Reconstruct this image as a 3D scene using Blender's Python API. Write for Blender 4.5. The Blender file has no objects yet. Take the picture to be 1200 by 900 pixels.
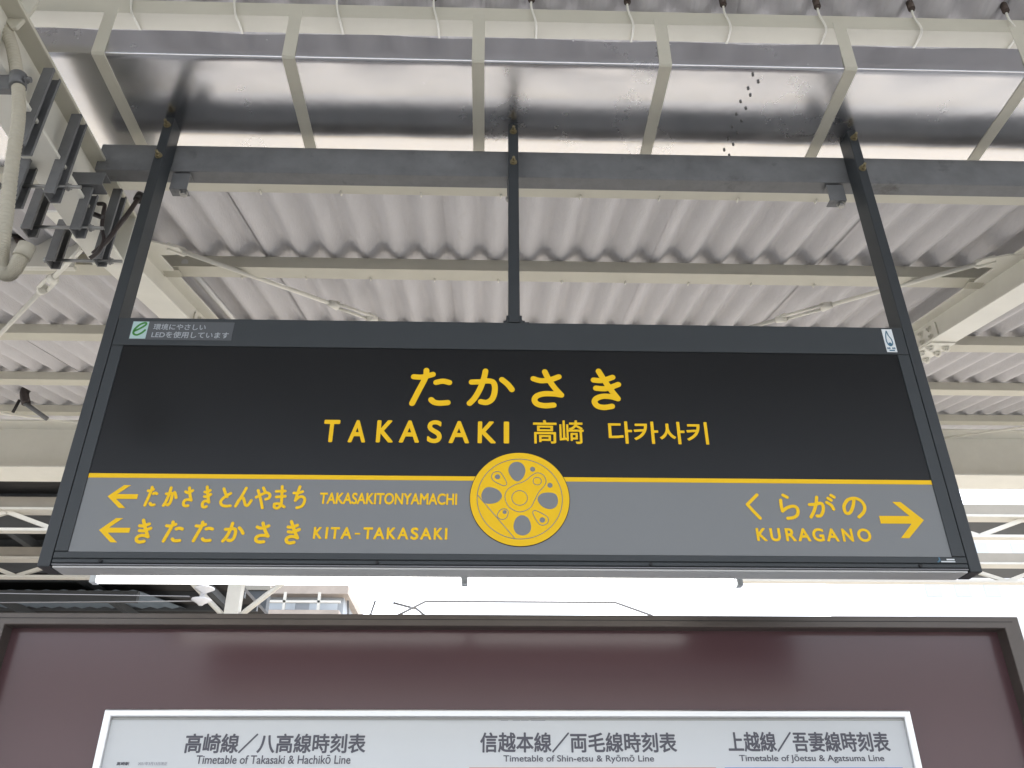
import bpy, bmesh, math, random
from mathutils import Vector, Matrix
random.seed(7)
S = bpy.context.scene
C = S.collection
CZ = 1.75                       # camera height above the platform floor; builders take heights relative to it

# ---------------------------------------------------------------- camera, sky, sun, exposure
def set_camera():
    yaw, pitch, roll = math.radians(1.6593), math.radians(29.638), math.radians(-0.168)
    cy, sy, cp, sp = math.cos(yaw), math.sin(yaw), math.cos(pitch), math.sin(pitch)
    fwd = Vector((sy*cp, cy*cp, sp)); r0 = Vector((cy, -sy, 0)); u0 = r0.cross(fwd)
    r = math.cos(roll)*r0 + math.sin(roll)*u0; u = r.cross(fwd)
    m = Matrix((r, u, -fwd)).transposed().to_4x4(); m.translation = (0, 0, CZ)
    cd = bpy.data.cameras.new('camera'); cd.sensor_width = 36; cd.lens = 975.54/1200*36
    cd.clip_start = 0.05; cd.clip_end = 2000
    o = bpy.data.objects.new('camera', cd); o.matrix_world = m; C.objects.link(o); S.camera = o
set_camera()
SUN_EL, SUN_AZ = math.radians(67), math.radians(12)    # sun high up, a little beyond the canopy
w = bpy.data.worlds.new('World'); S.world = w; w.use_nodes = True
nt = w.node_tree; bg = nt.nodes['Background']
sky = nt.nodes.new('ShaderNodeTexSky'); sky.sky_type = 'NISHITA'; sky.sun_disc = False
sky.sun_elevation = SUN_EL; sky.sun_rotation = SUN_AZ; sky.air_density = 1.0; sky.dust_density = 3.0
hs = nt.nodes.new('ShaderNodeHueSaturation'); hs.inputs['Saturation'].default_value = .40   # hazy white summer sky
nt.links.new(sky.outputs[0], hs.inputs['Color']); nt.links.new(hs.outputs[0], bg.inputs[0]); bg.inputs[1].default_value = 0.15
ld = bpy.data.lights.new('sun', 'SUN'); ld.energy = 1.4; ld.angle = math.radians(14); ld.color = (1, .96, .90)   # bright overcast: a soft sun
so = bpy.data.objects.new('sun', ld); C.objects.link(so)
sd = Vector((math.sin(SUN_AZ)*math.cos(SUN_EL), math.cos(SUN_AZ)*math.cos(SUN_EL), math.sin(SUN_EL)))
so.rotation_euler = sd.to_track_quat('Z', 'Y').to_euler(); so.location = (0, 0, 30)
vs = S.view_settings; vs.view_transform = 'Standard'; vs.look = 'None'; vs.gamma = 1; vs.use_curve_mapping = False
S.display_settings.display_device = 'sRGB'
vs.exposure = 2.35
S.cycles.max_bounces = 10; S.cycles.diffuse_bounces = 6; S.cycles.glossy_bounces = 5
S.cycles.use_denoising = True
S.cycles.sample_clamp_indirect = 8

# ---------------------------------------------------------------- materials
def mat(name, col, rough=.5, metal=0, var=.0, vscale=3, bump=0, bscale=60, emit=0, spec=.5, stretch=(1,1,1), rvar=0, dirt=None, dscale=2, dthr=.62):
    m = bpy.data.materials.new(name); m.use_nodes = True
    t = m.node_tree; N = t.nodes; L = t.links; b = N['Principled BSDF']
    b.inputs['Base Color'].default_value = (*col, 1); b.inputs['Roughness'].default_value = rough
    b.inputs['Metallic'].default_value = metal; b.inputs['Specular IOR Level'].default_value = spec
    if emit:
        b.inputs['Emission Color'].default_value = (*col, 1); b.inputs['Emission Strength'].default_value = emit
    tc = N.new('ShaderNodeTexCoord'); mp = N.new('ShaderNodeMapping'); mp.inputs['Scale'].default_value = stretch
    L.new(tc.outputs['Object'], mp.inputs[0])
    if var or rvar:
        n = N.new('ShaderNodeTexNoise'); n.inputs['Scale'].default_value = vscale; n.inputs['Detail'].default_value = 6; n.inputs['Roughness'].default_value = .65
        L.new(mp.outputs[0], n.inputs[0])
    src = None
    if var:
        r = N.new('ShaderNodeMapRange'); r.inputs[1].default_value = .25; r.inputs[2].default_value = .75
        r.inputs[3].default_value = 1-var; r.inputs[4].default_value = 1+var
        L.new(n.outputs[0], r.inputs[0])
        mx = N.new('ShaderNodeMix'); mx.data_type = 'RGBA'; mx.blend_type = 'MULTIPLY'; mx.inputs[0].default_value = 1
        mx.inputs[6].default_value = (*col, 1); L.new(r.outputs[0], mx.inputs[7]); src = mx.outputs[2]
    if dirt:
        n3 = N.new('ShaderNodeTexNoise'); n3.inputs['Scale'].default_value = dscale; n3.inputs['Detail'].default_value = 8; n3.inputs['Roughness'].default_value = .7
        L.new(mp.outputs[0], n3.inputs[0])
        r3 = N.new('ShaderNodeMapRange'); r3.inputs[1].default_value = dthr; r3.inputs[2].default_value = dthr+.14
        L.new(n3.outputs[0], r3.inputs[0])
        m3 = N.new('ShaderNodeMix'); m3.data_type = 'RGBA'; m3.inputs[7].default_value = (*dirt, 1)
        if src: L.new(src, m3.inputs[6])
        else: m3.inputs[6].default_value = (*col, 1)
        L.new(r3.outputs[0], m3.inputs[0]); src = m3.outputs[2]
    if src: L.new(src, b.inputs['Base Color'])
    if rvar:
        r2 = N.new('ShaderNodeMapRange'); r2.inputs[1].default_value = .25; r2.inputs[2].default_value = .75
        r2.inputs[3].default_value = max(.02, rough-rvar); r2.inputs[4].default_value = rough+rvar
        L.new(n.outputs[0], r2.inputs[0]); L.new(r2.outputs[0], b.inputs['Roughness'])
    if bump:
        n2 = N.new('ShaderNodeTexNoise'); n2.inputs['Scale'].default_value = bscale; n2.inputs['Detail'].default_value = 3
        L.new(mp.outputs[0], n2.inputs[0])
        bp_ = N.new('ShaderNodeBump'); bp_.inputs['Strength'].default_value = bump; bp_.inputs['Distance'].default_value = .01
        L.new(n2.outputs[0], bp_.inputs['Height']); L.new(bp_.outputs[0], b.inputs['Normal'])
    return m
M = {}
M['cream'] = mat('cream_paint', (.50,.485,.41), .5, 0, .06, 4, .04, 40, dirt=(.40,.36,.27), dscale=3.5, dthr=.66)
M['cream_white'] = mat('white_paint', (.66,.65,.585), .45, 0, .05, 5, dirt=(.5,.47,.4), dscale=4, dthr=.66)
M['sheet'] = mat('fibre_cement', (.50,.492,.502), .85, 0, .07, 5, .35, 130, stretch=(1,.18,1), dirt=(.45,.435,.43), dscale=6, dthr=.62)
M['galv'] = mat('galvanised_steel', (.150,.155,.160), .55, .25, .28, 9, .05, 50, rvar=.12, dirt=(.085,.085,.085), dscale=7, dthr=.58)
M['galv_dark'] = mat('weathered_galvanised_steel', (.15,.15,.15), .55, .4, .25, 12, rvar=.1)
M['stainless'] = mat('stainless_sheet', (.61,.61,.63), .25, 1, .06, 3, .19, 5.0, rvar=.06)
M['post'] = mat('charcoal_paint', (.026,.031,.035), .42, 0, .06, 10)
M['frame'] = mat('sign_frame_paint', (.027,.033,.037), .42, 0, .04, 12)
M['seam'] = mat('dark_gap', (.008,.008,.009), .6)
M['black'] = mat('black_panel', (.005,.0053,.0056), .30, 0, .03, 2, spec=.30, rvar=.04)
M['grey'] = mat('backlit_grey_panel', (.172,.181,.188), .38, emit=.025, var=.02, vscale=2, rvar=.05)
M['yellow'] = mat('backlit_yellow_film', (.78,.485,.005), .5, emit=.03, spec=.3)   # the sign is lit from inside by LEDs
M['strip'] = mat('grey_trim', (.20,.20,.21), .4, .5)
M['soffit'] = mat('under_grey', (.52,.52,.51), .5, .2)
M['under'] = mat('bare_aluminium', (.55,.55,.54), .45, .5, .05, 8)
M['brass'] = mat('plated_bolt', (.24,.205,.12), .5, .6)
M['steel'] = mat('steel_bolt', (.30,.30,.29), .4, .8)
M['brown'] = mat('brown_gloss_panel', (.115,.063,.071), .20, 0, .03, 1.2, bump=.012, bscale=3)
M['bronze'] = mat('bronze_frame', (.125,.108,.098), .42, .35, .08, 10)
M['alu'] = mat('aluminium', (.72,.72,.73), .28, .9)
M['paper'] = mat('poster_sheet', (.67,.695,.715), .35)
M['ink'] = mat('grey_ink', (.10,.10,.125), .5)
M['inklight'] = mat('pale_ink', (.28,.28,.34), .5)
M['orange'] = mat('orange_print', (.75,.30,.12), .5)
M['blue'] = mat('blue_print', (.06,.20,.60), .5)
M['tube'] = mat('lit_tube', (1,.99,.96), .4, emit=1.0)
M['conduit'] = mat('beige_conduit', (.42,.395,.32), .55, 0, .05, 12)
M['rubber'] = mat('black_cable', (.018,.014,.013), .5)
M['browncable'] = mat('brown_cable', (.035,.026,.024), .5)
M['grommet'] = mat('rubber_grommet', (.07,.05,.04), .6)
M['sticker'] = mat('sticker_film', (.085,.092,.10), .4)
M['pale'] = mat('pale_film', (.40,.55,.55), .45)
M['white'] = mat('white_film', (.72,.76,.78), .45)
M['green'] = mat('green_print', (.04,.22,.03), .5)
M['bluegrey'] = mat('blue_grey_print', (.06,.16,.24), .5)
M['greytext'] = mat('grey_film', (.38,.41,.44), .5)
M['floor'] = mat('platform_paving', (.36,.35,.335), .8, 0, .15, 1.5, .1, 30)
M['tactile'] = mat('yellow_tactile_paving', (.42,.33,.16), .8, 0, .12, 4)
M['edgeline'] = mat('white_line_paint', (.6,.6,.58), .7, 0, .1, 5)
M['ballast'] = mat('ballast', (.26,.24,.21), .9, 0, .35, 9, .8, 25)
M['rail'] = mat('rail_steel', (.22,.17,.14), .4, .7)
M['ground'] = mat('ground', (.24,.225,.20), .9, 0, .2, .3)
M['farsteel'] = mat('far_cream_steel', (.30,.275,.23), .6, 0, .08, 3)
M['farlight'] = mat('far_pale_steel', (.62,.60,.54), .6, 0, .05, 3)
M['farroof'] = mat('far_dark_roof_boards', (.045,.043,.042), .9, 0, .3, 2, stretch=(1,6,1))
M['fardark'] = mat('far_dark_steel', (.06,.065,.07), .7, 0, .2, 2)
M['blueroof'] = mat('far_blue_grey_roofing', (.17,.21,.25), .6, 0, .1, 2)
M['porcelain'] = mat('porcelain', (.68,.68,.70), .25)
M['wire'] = mat('wire', (.26,.26,.27), .5, .4)
M['wall'] = mat('white_render', (.72,.72,.72), .8, 0, .04, .4)
M['greywall'] = mat('blue_grey_wall', (.40,.43,.46), .8, 0, .1, .6)
M['rustroof'] = mat('brown_roofing', (.42,.36,.31), .8, 0, .2, 1)
M['glass'] = mat('window_glass', (.55,.60,.64), .2)

# ---------------------------------------------------------------- mesh builder
class MB:
    def __init__(self): self.bm = bmesh.new()
    def prism(self, poly, o, u, v, w, smooth=False):
        o, u, v, w = Vector(o), Vector(u), Vector(v), Vector(w)
        a = [self.bm.verts.new(o+u*p[0]+v*p[1]) for p in poly]
        b = [self.bm.verts.new(o+u*p[0]+v*p[1]+w) for p in poly]
        n = len(poly)
        self.bm.faces.new(a); self.bm.faces.new(b[::-1])
        for i in range(n):
            f = self.bm.faces.new((a[i], b[i], b[(i+1)%n], a[(i+1)%n])); f.smooth = smooth
        return self
    def box(self, x0, x1, y0, y1, z0, z1):
        return self.prism([(x0,y0),(x1,y0),(x1,y1),(x0,y1)], (0,0,z0), (1,0,0), (0,1,0), (0,0,z1-z0))
    def plate(self, poly, y, t):            # polygon in x-z facing the camera side (-y), thickness t behind it
        return self.prism(poly, (0,y,0), (1,0,0), (0,0,1), (0,t,0))
    def tube(self, pts, r, seg=10, smooth_path=0, cap=True):
        pts = [Vector(p) for p in pts]
        if smooth_path: pts = spline(pts, smooth_path)
        rs = r if isinstance(r, (list, tuple)) else [r]*len(pts)
        ring = []; t0 = (pts[1]-pts[0]).normalized()
        n = t0.orthogonal().normalized()
        for i, p in enumerate(pts):
            t = ((pts[min(i+1,len(pts)-1)]-pts[max(i-1,0)])).normalized()
            n = (n - t*n.dot(t)).normalized(); bq = t.cross(n)
            ring.append([self.bm.verts.new(p+(n*math.cos(2*math.pi*k/seg)+bq*math.sin(2*math.pi*k/seg))*rs[min(i,len(rs)-1)]) for k in range(seg)])
        for i in range(len(ring)-1):
            for k in range(seg):
                f = self.bm.faces.new((ring[i][k], ring[i][(k+1)%seg], ring[i+1][(k+1)%seg], ring[i+1][k])); f.smooth = True
        if cap:
            self.bm.faces.new(ring[0][::-1]); self.bm.faces.new(ring[-1])
        return self
    def bolt(self, p, d, r, h, sh=.0):      # hex head with a stub of thread, axis d
        d = Vector(d).normalized(); u = d.orthogonal().normalized(); v = d.cross(u)
        hexa = [(r*math.cos(k*math.pi/3), r*math.sin(k*math.pi/3)) for k in range(6)]
        wash = [(1.25*r*math.cos(k*math.pi/8), 1.25*r*math.sin(k*math.pi/8)) for k in range(16)]
        p = Vector(p); self.prism(wash, p, u, v, d*h*.25); self.prism(hexa, p+d*h*.25, u, v, d*h*.75)
        if sh: self.tube([p+d*h, p+d*(h+sh)], r*.5, 8)
        return self
    def cchan(self, a, b, u, v, wd, dp, t, lip=0):   # C channel from a to b: web across u, flanges along v
        a, b = Vector(a), Vector(b); h = wd/2
        poly = [(-h,0),(h,0),(h,dp)] + ([(h-lip,dp),(h-lip,dp-t)] if lip else []) + [(h-t,dp-(t if lip else 0)),(h-t,t),(-h+t,t),(-h+t,dp-(t if lip else 0))] + ([(-h+lip,dp-t),(-h+lip,dp)] if lip else []) + [(-h,dp)]
        return self.prism(poly, a, u, v, b-a)
    def build(self, name, m, parent=None, bevel=0, bseg=2):
        bmesh.ops.recalc_face_normals(self.bm, faces=self.bm.faces)
        me = bpy.data.meshes.new(name)
        off = Vector((0,0,CZ)) - (ROOT.get(parent.name, Vector()) if parent else Vector())
        bmesh.ops.translate(self.bm, verts=self.bm.verts, vec=off)
        self.bm.to_mesh(me); self.bm.free()
        me.materials.append(M[m] if isinstance(m, str) else m)
        o = bpy.data.objects.new(name, me); C.objects.link(o)
        if parent:
            o.parent = parent; ROOT[o.name] = ROOT.get(parent.name, Vector())
        else: ROOT[o.name] = Vector()
        if bevel:
            md = o.modifiers.new('bevel', 'BEVEL'); md.width = bevel; md.segments = bseg; md.limit_method = 'ANGLE'; md.angle_limit = .7
        return o
ROOT = {}
def spline(pts, k):
    out = []
    for i in range(len(pts)-1):
        p0, p1, p2, p3 = pts[max(i-1,0)], pts[i], pts[i+1], pts[min(i+2,len(pts)-1)]
        for j in range(k):
            t = j/k
            out.append(.5*((2*p1)+(p2-p0)*t+(2*p0-5*p1+4*p2-p3)*t*t+(3*p1-p0-3*p2+p3)*t**3))
    return out+[pts[-1]]
def tag(o, label, cat, group=None):
    o['label'] = label; o['category'] = cat
    if group: o['group'] = group
    return o
def thing(name, label, cat, loc, group=None):
    o = bpy.data.objects.new(name, None); o.empty_display_size = .1; C.objects.link(o)
    o.location = (loc[0], loc[1], loc[2]+CZ); ROOT[o.name] = Vector(o.location)
    return tag(o, label, cat, group)
def struct(o): o['kind'] = 'structure'; return o
def kids(o): return list(o.children)
def copy_tree(o, loc=None, parent=None):
    c = o.copy(); C.objects.link(c)
    if parent: c.parent = parent
    if loc is not None: c.location = loc
    for ch in kids(o): copy_tree(ch, None, c)
    return c

# lettering: a font curve turned into one mesh, fitted to a box (x0,x1,z0,z1) on a plane facing -y
def text_mesh(name, body, boxes, y, m, parent, bold=0, t=.0012):
    bm = bmesh.new()
    items = body if isinstance(body, list) else [body]; bxs = boxes if isinstance(boxes, list) else [boxes]
    for s, (x0,x1,z0,z1) in zip(items, bxs):
        cu = bpy.data.curves.new('lettering', 'FONT'); cu.body = s; cu.size = 1; cu.fill_mode = 'FRONT'
        ob = bpy.data.objects.new('lettering', cu); C.objects.link(ob)
        dg = bpy.context.evaluated_depsgraph_get(); dg.update()
        me = bpy.data.meshes.new_from_object(ob.evaluated_get(dg))
        bpy.data.objects.remove(ob); bpy.data.curves.remove(cu)
        vsx = [v.co.x for v in me.vertices]; vsy = [v.co.y for v in me.vertices]
        ax, bx_, ay, by = min(vsx), max(vsx), min(vsy), max(vsy)
        b2 = bmesh.new(); b2.from_mesh(me); bpy.data.meshes.remove(me)
        k_ = bold*(z1-z0)
        for v in b2.verts:
            fx = (v.co.x-ax)/(bx_-ax); fz = (v.co.y-ay)/(by-ay)
            v.co = Vector((x0+k_+fx*(x1-x0-2*k_), y, z0+k_+fz*(z1-z0-2*k_)))
        tmp = bpy.data.meshes.new('t')
        for q, (sx, sz) in enumerate(((0,0),(1,0),(-1,0),(0,1),(0,-1),(.7,.7),(-.7,.7),(.7,-.7),(-.7,-.7)) if bold else ((0,0),)):
            b3 = b2.copy(); bmesh.ops.translate(b3, verts=b3.verts, vec=(sx*k_, -.00004*q, sz*k_))
            b3.to_mesh(tmp); b3.free(); bm.from_mesh(tmp)
        b2.free(); bpy.data.meshes.remove(tmp)
    mb = MB(); mb.bm.free(); mb.bm = bm
    bmesh.ops.remove_doubles(bm, verts=bm.verts, dist=1e-6)
    ex = bmesh.ops.extrude_face_region(bm, geom=bm.faces[:])
    bmesh.ops.translate(bm, verts=[g for g in ex['geom'] if isinstance(g, bmesh.types.BMVert)], vec=(0,t,0))
    return mb.build(name, m, parent)
def ribbon(mb, pts, r, y, t, capseg=8):         # flat brush stroke with round ends in the x-z plane
    P = [Vector((p[0],0,p[1])) for p in pts]
    if len(P) > 2: P = spline(P, 7)
    L_, R_ = [], []
    for i, p in enumerate(P):
        d = (P[min(i+1,len(P)-1)]-P[max(i-1,0)]).normalized(); n = Vector((-d.z,0,d.x)); L_.append(p+n*r); R_.append(p-n*r)
    d0 = (P[0]-P[1]).normalized(); d1 = (P[-1]-P[-2]).normalized()
    def cap(p, d):
        n = Vector((-d.z,0,d.x)); return [p+(n*math.cos(a)+d*math.sin(a))*r for a in [math.pi*k/capseg for k in range(1,capseg)]]
    V = lambda q: mb.bm.verts.new((q.x, y, q.z))
    l = [V(q) for q in L_]; rr = [V(q) for q in R_]
    fs = [mb.bm.faces.new((l[i], l[i+1], rr[i+1], rr[i])) for i in range(len(l)-1)]
    c1 = [V(q) for q in cap(P[-1], d1)]; fs.append(mb.bm.faces.new([l[-1]]+c1+[rr[-1]]))
    c0 = [V(q) for q in cap(P[0], d0)]; fs.append(mb.bm.faces.new([rr[0]]+c0+[l[0]]))
    ex = bmesh.ops.extrude_face_region(mb.bm, geom=fs)
    bmesh.ops.translate(mb.bm, verts=[g for g in ex['geom'] if isinstance(g, bmesh.types.BMVert)], vec=(0,t,0))
def brush(name, chars, boxes, r, y, m, parent):
    for ch, (x0,x1,z0,z1) in zip(chars, boxes):
        mb = MB()
        for k, st in enumerate(GLYPH[ch]):
            ribbon(mb, [(x0+a*(x1-x0), z0+b*(z1-z0)) for a, b in st], r, y-.0003*k, .0016)
        mb.build(name, m, parent)
def disc(cx, cz, r, n=48): return [(cx+r*math.cos(2*math.pi*k/n), cz+r*math.sin(2*math.pi*k/n)) for k in range(n)]
def closed(pts, k=6):
    P = [Vector((a,b,0)) for a,b in pts]; n = len(P); out = []
    for i in range(n):
        p0,p1,p2,p3 = P[i-1],P[i],P[(i+1)%n],P[(i+2)%n]
        for j in range(k):
            t = j/k; q = .5*((2*p1)+(p2-p0)*t+(2*p0-5*p1+4*p2-p3)*t*t+(3*p1-p0-3*p2+p3)*t**3); out.append((q.x,q.y))
    return out
def loop_line(mb, pts, wd, y, t):               # thin closed outline
    n = len(pts); A = []; B = []
    for i in range(n):
        a = Vector(pts[i-1]); b = Vector(pts[(i+1)%n]); d = (b-a).normalized(); q = Vector((-d.y,d.x))*wd/2; p = Vector(pts[i])
        A.append(mb.bm.verts.new((p.x+q.x,y,p.y+q.y))); B.append(mb.bm.verts.new((p.x-q.x,y,p.y-q.y)))
    fs = [mb.bm.faces.new((A[i],A[(i+1)%n],B[(i+1)%n],B[i])) for i in range(n)]
    ex = bmesh.ops.extrude_face_region(mb.bm, geom=fs)
    bmesh.ops.translate(mb.bm, verts=[g for g in ex['geom'] if isinstance(g, bmesh.types.BMVert)], vec=(0,t,0))
GLYPH = {
  'た': [[(0.0, 0.802), (0.198, 0.792), (0.375, 0.832), (0.531, 0.881)], [(0.344, 1.0), (0.344, 0.881), (0.302, 0.713), (0.146, 0.347), (0.0, 0.0)], [(0.635, 0.634), (0.823, 0.673), (1.0, 0.634)], [(0.521, 0.109), (0.604, 0.04), (0.75, 0.01), (0.979, 0.03)]],
  'か': [[(0.035, 0.653), (0.221, 0.663), (0.425, 0.695), (0.549, 0.653), (0.593, 0.495), (0.575, 0.274), (0.513, 0.116), (0.398, 0.032), (0.265, 0.053)], [(0.363, 1.0), (0.327, 0.779), (0.248, 0.474), (0.124, 0.179), (0.0, 0.0)], [(0.761, 0.737), (0.903, 0.589), (1.0, 0.432)]],
  'さ': [[(0.0, 0.79), (0.274, 0.733), (0.603, 0.762), (0.932, 0.857)], [(0.425, 1.0), (0.562, 0.771), (0.767, 0.524), (1.0, 0.314)], [(1.0, 0.314), (0.74, 0.343), (0.37, 0.343), (0.11, 0.276), (0.027, 0.162), (0.123, 0.048), (0.384, 0.0), (0.712, 0.019)]],
  'き': [[(0.015, 0.75), (0.373, 0.742), (0.791, 0.833)], [(0.09, 0.525), (0.493, 0.517), (1.0, 0.633)], [(0.239, 1.0), (0.448, 0.742), (0.687, 0.483), (0.94, 0.242)], [(0.94, 0.242), (0.672, 0.292), (0.343, 0.3), (0.09, 0.242), (0.0, 0.15), (0.104, 0.042), (0.358, 0.0), (0.687, 0.033)]],
  'と': [[(0.083, 1.0), (0.292, 0.756), (0.542, 0.533)], [(0.833, 0.733), (0.292, 0.511), (0.0, 0.267), (0.167, 0.067), (0.542, 0.0), (1.0, 0.022)]],
  'ん': [[(0.528, 1.0), (0.306, 0.553), (0.0, 0.0)], [(0.0, 0.0), (0.167, 0.34), (0.389, 0.468), (0.528, 0.298), (0.667, 0.064), (0.833, 0.064), (1.0, 0.319)]],
  'や': [[(0.0, 0.528), (0.344, 0.66), (0.719, 0.755), (1.0, 0.679), (1.0, 0.509), (0.75, 0.434)], [(0.438, 1.0), (0.594, 0.83)], [(0.063, 0.868), (0.344, 0.453), (0.594, 0.0)]],
  'ま': [[(0.0, 0.772), (0.87, 0.789)], [(0.087, 0.509), (0.957, 0.544)], [(0.522, 1.0), (0.609, 0.596), (0.652, 0.193), (0.391, 0.0), (0.043, 0.035), (0.0, 0.175)], [(0.0, 0.175), (0.435, 0.193), (1.0, 0.053)]],
  'ち': [[(0.0, 0.696), (0.379, 0.696), (0.724, 0.768)], [(0.448, 1.0), (0.31, 0.679), (0.207, 0.339)], [(0.207, 0.339), (0.483, 0.5), (0.793, 0.518), (1.0, 0.393), (0.931, 0.179), (0.759, 0.054), (0.414, 0.0)]],
  'く': [[(1.0, 1.0), (0.5, 0.79), (0.0, 0.581)], [(0.0, 0.581), (0.458, 0.29), (0.958, 0.0)]],
  'ら': [[(0.225, 1.0), (0.475, 0.903)], [(0.025, 0.774), (0.0, 0.548), (0.025, 0.306)], [(0.025, 0.306), (0.4, 0.468), (0.825, 0.516), (1.0, 0.371), (0.9, 0.145), (0.625, 0.032), (0.275, 0.0)]],
  'が': [[(0.029, 0.569), (0.25, 0.586), (0.456, 0.638), (0.529, 0.5), (0.485, 0.259), (0.368, 0.069), (0.235, 0.052)], [(0.353, 0.914), (0.279, 0.603), (0.147, 0.259), (0.0, 0.0)], [(0.691, 0.672), (0.838, 0.534), (0.897, 0.362)], [(0.765, 0.862), (0.868, 0.776)], [(0.897, 1.0), (1.0, 0.914)]],
  'の': [[(0.566, 0.938), (0.453, 0.583), (0.264, 0.25), (0.075, 0.188), (0.0, 0.354), (0.038, 0.625), (0.245, 0.896)], [(0.038, 0.625), (0.245, 0.896), (0.585, 1.0), (0.868, 0.875), (1.0, 0.583), (0.906, 0.271), (0.623, 0.0)]],
}
D = 1.941
# ================================================================ ground, platform, tracks
struct(MB().box(-300,300,-200,600,-3.05,-2.95).build('ground','ground'))
struct(MB().box(-60,60,7.05,22,-2.95,-2.62).build('track_bed','ballast'))
struct(MB().box(-60,60,-11,-4.85,-2.95,-2.62).build('track_bed','ballast'))
pf = MB().box(-60,60,-4.8,7.0,-2.95,-1.75); struct(pf.build('platform_floor','floor',bevel=.02))
struct(MB().box(-60,60,5.72,6.02,-1.75,-1.744).build('tactile_strip','tactile')); struct(MB().box(-60,60,6.86,6.98,-1.75,-1.746).build('edge_line','edgeline'))  # unseen paving strip and line, added to warm the gutter's reflection
for y in (8.6, 9.67, 12.4, 13.47, -6.6, -7.67):
    r = MB(); r.prism([(-.065,0),(.065,0),(.065,.02),(.015,.03),(.015,.11),(.035,.12),(.035,.15),(-.035,.15),(-.035,.12),(-.015,.11),(-.015,.03),(-.065,.02)], (-60,y,-2.62),(0,1,0),(0,0,1),(120,0,0))
    struct(r.build('rail','rail'))

# ================================================================ our platform's butterfly roof
SL = .25                                   # roof slope, rising away from the valley on both sides
def zf(y): return 2.355 + SL*(y-2.43)      # underside line of the sheets on the far side
def zn(y): return 2.355 + SL*(1.755-y)     # and on the near side
PITCH = .158; AMP = .027
roof = thing('canopy_roof','corrugated grey fibre cement canopy roof above the gutter and the sign','canopy roof',(0,2,2.4))
def sheet_mesh(ya, yb, zfun, name):
    mb = MB(); nx = 6*12+5; x0 = -.02
    rows = [ya+(yb-ya)*k/4 for k in range(5)]
    g = [[mb.bm.verts.new((x0+i*PITCH/12, y, zfun(y)+AMP*(1+math.cos(2*math.pi*i/12)))) for i in range(nx)] for y in rows]
    for a in range(4):
        for i in range(nx-1):
            f = mb.bm.faces.new((g[a][i],g[a][i+1],g[a+1][i+1],g[a+1][i])); f.smooth = True
    o = mb.build(name,'sheet',roof)
    s = o.modifiers.new('thickness','SOLIDIFY'); s.thickness = .007; s.offset = 1; s.use_rim = False
    return o
wd = 6*PITCH
for ya, yb, fn in ((2.20,7.0,zf),(1.97,-5.0,zn)):
    base = sheet_mesh(ya,yb,fn,'corrugated_sheet')
    for i in range(-8,10):
        o = base if i == -8 else base.copy()
        if o is not base: C.objects.link(o); o.parent = roof
        o.location = (i*wd-.2, 0,   .006 if i % 2 else 0)
# ---- purlins: lipped steel channels across the picture
def purlin(y0, z0, h, wdt, x0, x1, label, near=False):
    # web on the camera side at y0, bottom flange going away, lip at its far edge
    mb = MB(); t = .004
    mb.prism([(0,0),(wdt,0),(wdt,.016),(wdt-t,.016),(wdt-t,t),(t,t),(t,h-t),(wdt,h-t),(wdt,h),(0,h)], (x0,y0,z0),(0,1,0),(0,0,1),(x1-x0,0,0))
    o = mb.build('purlin','cream',bevel=.0025); tag(o,label,'purlin'); o['group'] = 'cream steel purlins under the roof sheets'
    return o
purlin(1.713,2.29,.062,.062,-7,7.5,'cream purlin nearest the camera, along the top edge above the gutter')
purlin(2.43,2.29,.062,.085,-7,7.5,'cream purlin mostly hidden right behind the long grey channel beam')
FAR = [(3.262,2.492,'cream purlin carried across between the grey beam and the top of the sign'),
       (4.275,2.748,'cream purlin level with the top edge of the sign, seen at both its ends'),
       (5.29,3.004,'cream purlin second up from the deep girder, seen beside the sign')]
for y, z, lb in FAR: purlin(y,z,.066,.085,-9,9.5,lb)
purlin(6.26,3.245,.066,.07,-9,9.5,'cream purlin lying directly on top of the deep edge girder')
# ---- deep girder along the roof edge
gm = MB(); zt = 3.238; zb = 2.80
gm.prism([(0,0),(.31,0),(.31,.018),(.162,.018),(.162,zt-zb-.018),(.31,zt-zb-.018),(.31,zt-zb),(0,zt-zb),(0,zt-zb-.018),(.15,zt-zb-.018),(.15,.018),(0,.018)], (-9,6.39,zb),(0,1,0),(0,0,1),(18.5,0,0))
tag(gm.build('edge_girder','cream_white',bevel=.003),'deep cream H-section girder along the far roof edge, behind the sign','girder')
# ---- rafters
def rafter(name, x, w_, label, y0, y1):
    t = thing(name,label,'rafter',(x,3.2,2.45),'sloping rafters under the purlins')
    zt_ = lambda y: 2.487+SL*(y-3.262); hgt = .168
    wb = MB(); xl = x-.006
    wb.prism([(y0,zt_(y0)-.012),(y1,zt_(y1)-.012),(y1,zt_(y1)-hgt+.010),(y0,zt_(y0)-hgt+.010)], (xl,0,0),(0,1,0),(0,0,1),(.012,0,0))
    wb.build('web','cream_white',t)
    fb = MB(); fb.prism([(y0,zt_(y0)-hgt),(y1,zt_(y1)-hgt),(y1,zt_(y1)-hgt+.010),(y0,zt_(y0)-hgt+.010)], (x-w_/2,0,0),(0,1,0),(0,0,1),(w_,0,0))
    fb.build('bottom_flange','cream_white',t,bevel=.002)
    ft = MB(); ft.prism([(y0,zt_(y0)-.012),(y1,zt_(y1)-.012),(y1,zt_(y1)-.002),(y0,zt_(y0)-.002)], (x-w_/2,0,0),(0,1,0),(0,0,1),(w_,0,0))
    ft.build('top_flange','cream_white',t,bevel=.002)
    return t, zt_, hgt
rl, zt_, hg = rafter('roof_rafter',-1.62,.15,'pale sloping rafter left of the sign, rising behind its left hanger post',2.45,6.52)
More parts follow.
